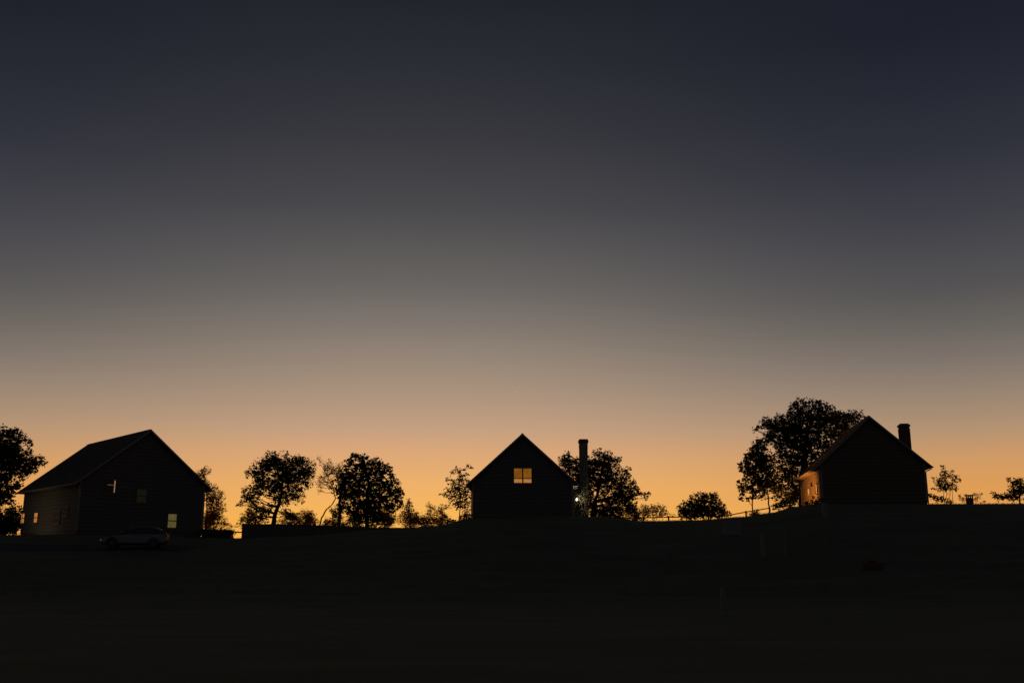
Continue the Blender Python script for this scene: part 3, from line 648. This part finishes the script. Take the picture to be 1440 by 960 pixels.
# terracotta trough
r_ = thing_on('plant_trough', 'reddish clay trough on the dark slope below the right house', 'planter', 1228, 800)
q = MB(); 
q.prism([(-.45, -.16, 0), (.45, -.16, 0), (.5, -.2, .32), (-.5, -.2, .32)], (0, .36, 0)); q.build('trough', mat('terracotta', (.12, .06, .042), .85, (.1, .05, .036), 6), r_, bevel=.015)
q = MB(); leafs(q, Vector((0, 0, .36)), .22, 70, .08, random.Random(3), .4); q.build('foliage', m_green, r_)
# box on the left: bins beside the house front? none seen

# ------------------------------------------------------------------ car
def car():
    d = 64.5; p = at(189, 770, d); gz = ground(p.x, d) + .03
    root = empty('parked_car', (p.x, d, gz), R(13)); tag(root, 'dark grey parked estate car seen side-on, nose to the left, below the left house', 'car')
    root.scale = (.92, .92, .92)
    paint = mat('dark car paint', (.035, .035, .037), .2, spec=.7); rub = mat('tyre rubber', (.02, .02, .02), .9); alloy = mat('alloy', (.06, .06, .062), .5, metal=.5)
    # body stations along x: (x, half width, bottom, belt height)
    st = [(-2.17, .55, .42, .62), (-2.08, .72, .30, .74), (-1.85, .84, .24, .82), (-1.3, .88, .22, .90), (-.85, .89, .22, .96), (0, .90, .22, .98), (1.0, .90, .22, 1.0), (1.75, .88, .24, 1.02), (2.05, .82, .30, 1.0), (2.17, .70, .42, .92)]
    b = MB()
    prof = []
    for x, hw, z0, z1 in st:
        prof.append([(x, -hw*.82, z0), (x, -hw, z0 + .12), (x, -hw, z0 + (z1-z0)*.55), (x, -hw*.97, z1 - .06), (x, -hw*.88, z1), (x, 0, z1 + .03), (x, hw*.88, z1), (x, hw*.97, z1 - .06), (x, hw, z0 + (z1-z0)*.55), (x, hw, z0 + .12), (x, hw*.82, z0)])
    n = len(prof[0]); b.v = [q for r in prof for q in r]
    for i in range(len(prof)-1):
        for j in range(n): b.f.append((i*n + j, (i+1)*n + j, (i+1)*n + (j+1) % n, i*n + (j+1) % n)); b.mi.append(0)
    b.f.append(tuple(range(n))); b.mi.append(0); b.f.append(tuple((len(prof)-1)*n + j for j in range(n))[::-1]); b.mi.append(0)
    body = b.build('body', paint, root, smooth=True); body.data.set_sharp_from_angle(angle=.55)
    # cabin: pillars/roof shell
    cs = [(-1.02, .80, .97), (-.35, .74, 1.38), (-.05, .70, 1.46), (.7, .69, 1.48), (1.35, .68, 1.43), (1.75, .70, 1.28), (2.08, .76, 1.0)]
    c = MB()
    for x, hw, z in cs:
        zb = .94; hb = .84; t = (z - zb) / .54
        c.v += [(x, -hb + .0, zb), (x, -(hb + (hw*.92 - hb) * min(1, t)), zb + (z - zb) * .86), (x, -hw*.72, z), (x, 0, z + .02), (x, hw*.72, z), (x, hb + (hw*.92 - hb) * min(1, t), zb + (z - zb) * .86), (x, hb, zb)]
    for i in range(len(cs)-1):
        for j in range(6): c.f.append((i*7 + j, (i+1)*7 + j, (i+1)*7 + j + 1, i*7 + j + 1)); c.mi.append(0)
    c.f.append(tuple(range(7))); c.mi.append(0); c.f.append(tuple(6*7 + j for j in range(7))[::-1]); c.mi.append(0)
    c.build('roof', paint, root, smooth=True).data.set_sharp_from_angle(angle=.55)
    # side glass, windscreen, rear glass
    for sy in (-1, 1):
        for x0, x1, zt0, zt1 in ((-.55, .18, 1.19, 1.36), (.26, 1.02, 1.37, 1.35), (1.10, 1.62, 1.33, 1.21)):
            w_ = MB(); f = lambda x, z: (x, sy * (.858 - (z - .94) * .36), z)
            P = [f(x0 - (.25 if x0 < 0 else 0), 1.02), f(x1, 1.02), f(x1, zt1), f(x0, zt0)]; w_.prism(P, (0, sy * .012, 0)); w_.build('side_window', m_glass, root)
        mr = MB(); mr.box(-.78, -.62, sy*.90 - .07, sy*.90 + .07, .99, 1.11); mr.build('wing_mirror', paint, root, bevel=.03)
        hl = MB(); hl.box(-2.13, -1.98, sy*.60 - .13, sy*.60 + .13, .60, .71); hl.build('headlight', m_glass, root, bevel=.02)
        tl = MB(); tl.box(2.02, 2.17, sy*.68 - .09, sy*.68 + .09, .78, .95); tl.build('tail_light', mat('red lens', (.25, .01, .01), .2), root, bevel=.02)
        for x in (-.1, .85):
            hd = MB(); hd.box(x, x + .18, sy*.905 - .012, sy*.905 + .012, .86, .89); hd.build('door_handle', paint, root)
        for x in (-1.35, 1.32):
            t = MB(); t.tube([(x, sy*.70, .32), (x, sy*.72, .32), (x, sy*.90, .32), (x, sy*.92, .32)], [.29, .325, .325, .29], 24); wh = t.build('wheel', rub, root, smooth=False)
            ri = MB(); ri.tube([(x, sy*.915, .32), (x, sy*.935, .32)], [.2, .17], 10); ri.build('rim', alloy, wh)
            ar = MB(); ar.tube([(x + .40*math.cos(a), sy*.895, .32 + .40*math.sin(a)) for a in [math.pi * i / 10 for i in range(11)]], .035, 6); ar.build('wheel_arch', m_metal, root)
    ws = MB(); ws.prism([(-.98, -.66, 1.02), (-.98, .66, 1.02), (-.36, .54, 1.375), (-.36, -.54, 1.375)], (-.02, 0, .03)); ws.build('windscreen', m_glass, root)
    rg = MB(); rg.prism([(1.80, -.5, 1.27), (1.80, .5, 1.27), (2.05, .56, 1.05), (2.05, -.56, 1.05)], (.02, 0, .02)); rg.build('rear_window', m_curt, root)
    np = MB(); np.box(-2.20, -2.175, -.26, .26, .42, .53); np.build('front_plate', m_pale, root)
    return root
car()

# ------------------------------------------------------------------ grass on the ridge and field
gr = MB(); rnd = random.Random(77)
def blade(x, y, h):
    z = ground(x, y); a = rnd.uniform(0, 6.28); w_ = rnd.uniform(.008, .02); dx, dy = math.cos(a) * w_, math.sin(a) * w_; lx, ly = rnd.gauss(0, .3) * h, rnd.gauss(0, .3) * h
    gr.face([(x - dx, y - dy, z - .02), (x + dx, y + dy, z - .02), (x + lx*.4 + dx*.6, y + ly*.4 + dy*.6, z + h*.6)]); gr.face([(x - dx*.7, y - dy*.7, z + h*.1), (x + lx*.4 + dx*.6, y + ly*.4, z + h*.6), (x + lx, y + ly, z + h)])
for _ in range(40000):
    x = rnd.uniform(-52, 52); y = rnd.uniform(79, 90)
    blade(x, y, rnd.uniform(.03, .11) * (1 + .8 * max(0, noise.noise(Vector((x*.3, y*.3, 0))))))
for _ in range(14000):
    y = 44 + 36 * rnd.random(); x = rnd.uniform(-.6, .6) * y; blade(x, y, rnd.uniform(.04, .14))
for _ in range(260):
    cx = rnd.uniform(-24, 46); cy = rnd.uniform(82, 88); hh = rnd.uniform(.12, .34)
    for _ in range(14): blade(cx + rnd.gauss(0, .22), cy + rnd.gauss(0, .2), hh * rnd.uniform(.5, 1))
for _ in range(900):
    a = at(rnd.uniform(286, 326), 745, 84); blade(a.x, rnd.uniform(83.3, 84.5), rnd.uniform(.7, .95))
tag(gr.build('grass', m_blade), 'rough meadow grass over the ridge and field', 'grass', kind='stuff')

# ------------------------------------------------------------------ a star
p = at(727, 551, 1800); s = MB(); s.tube([p + Vector((0, 0, -1)), p + Vector((0, 0, -.6)), p + Vector((0, 0, .6)), p + Vector((0, 0, 1))], [.25, .7, .7, .25], 8)
st = s.build('star', emit('starlight', (.56, .43, .35), 1.0), smooth=True); tag(st, 'tiny pale star low in the sky above the middle house roof', 'star')

scene.render.engine = 'CYCLES'
scene.cycles.max_bounces = 6; scene.cycles.diffuse_bounces = 3
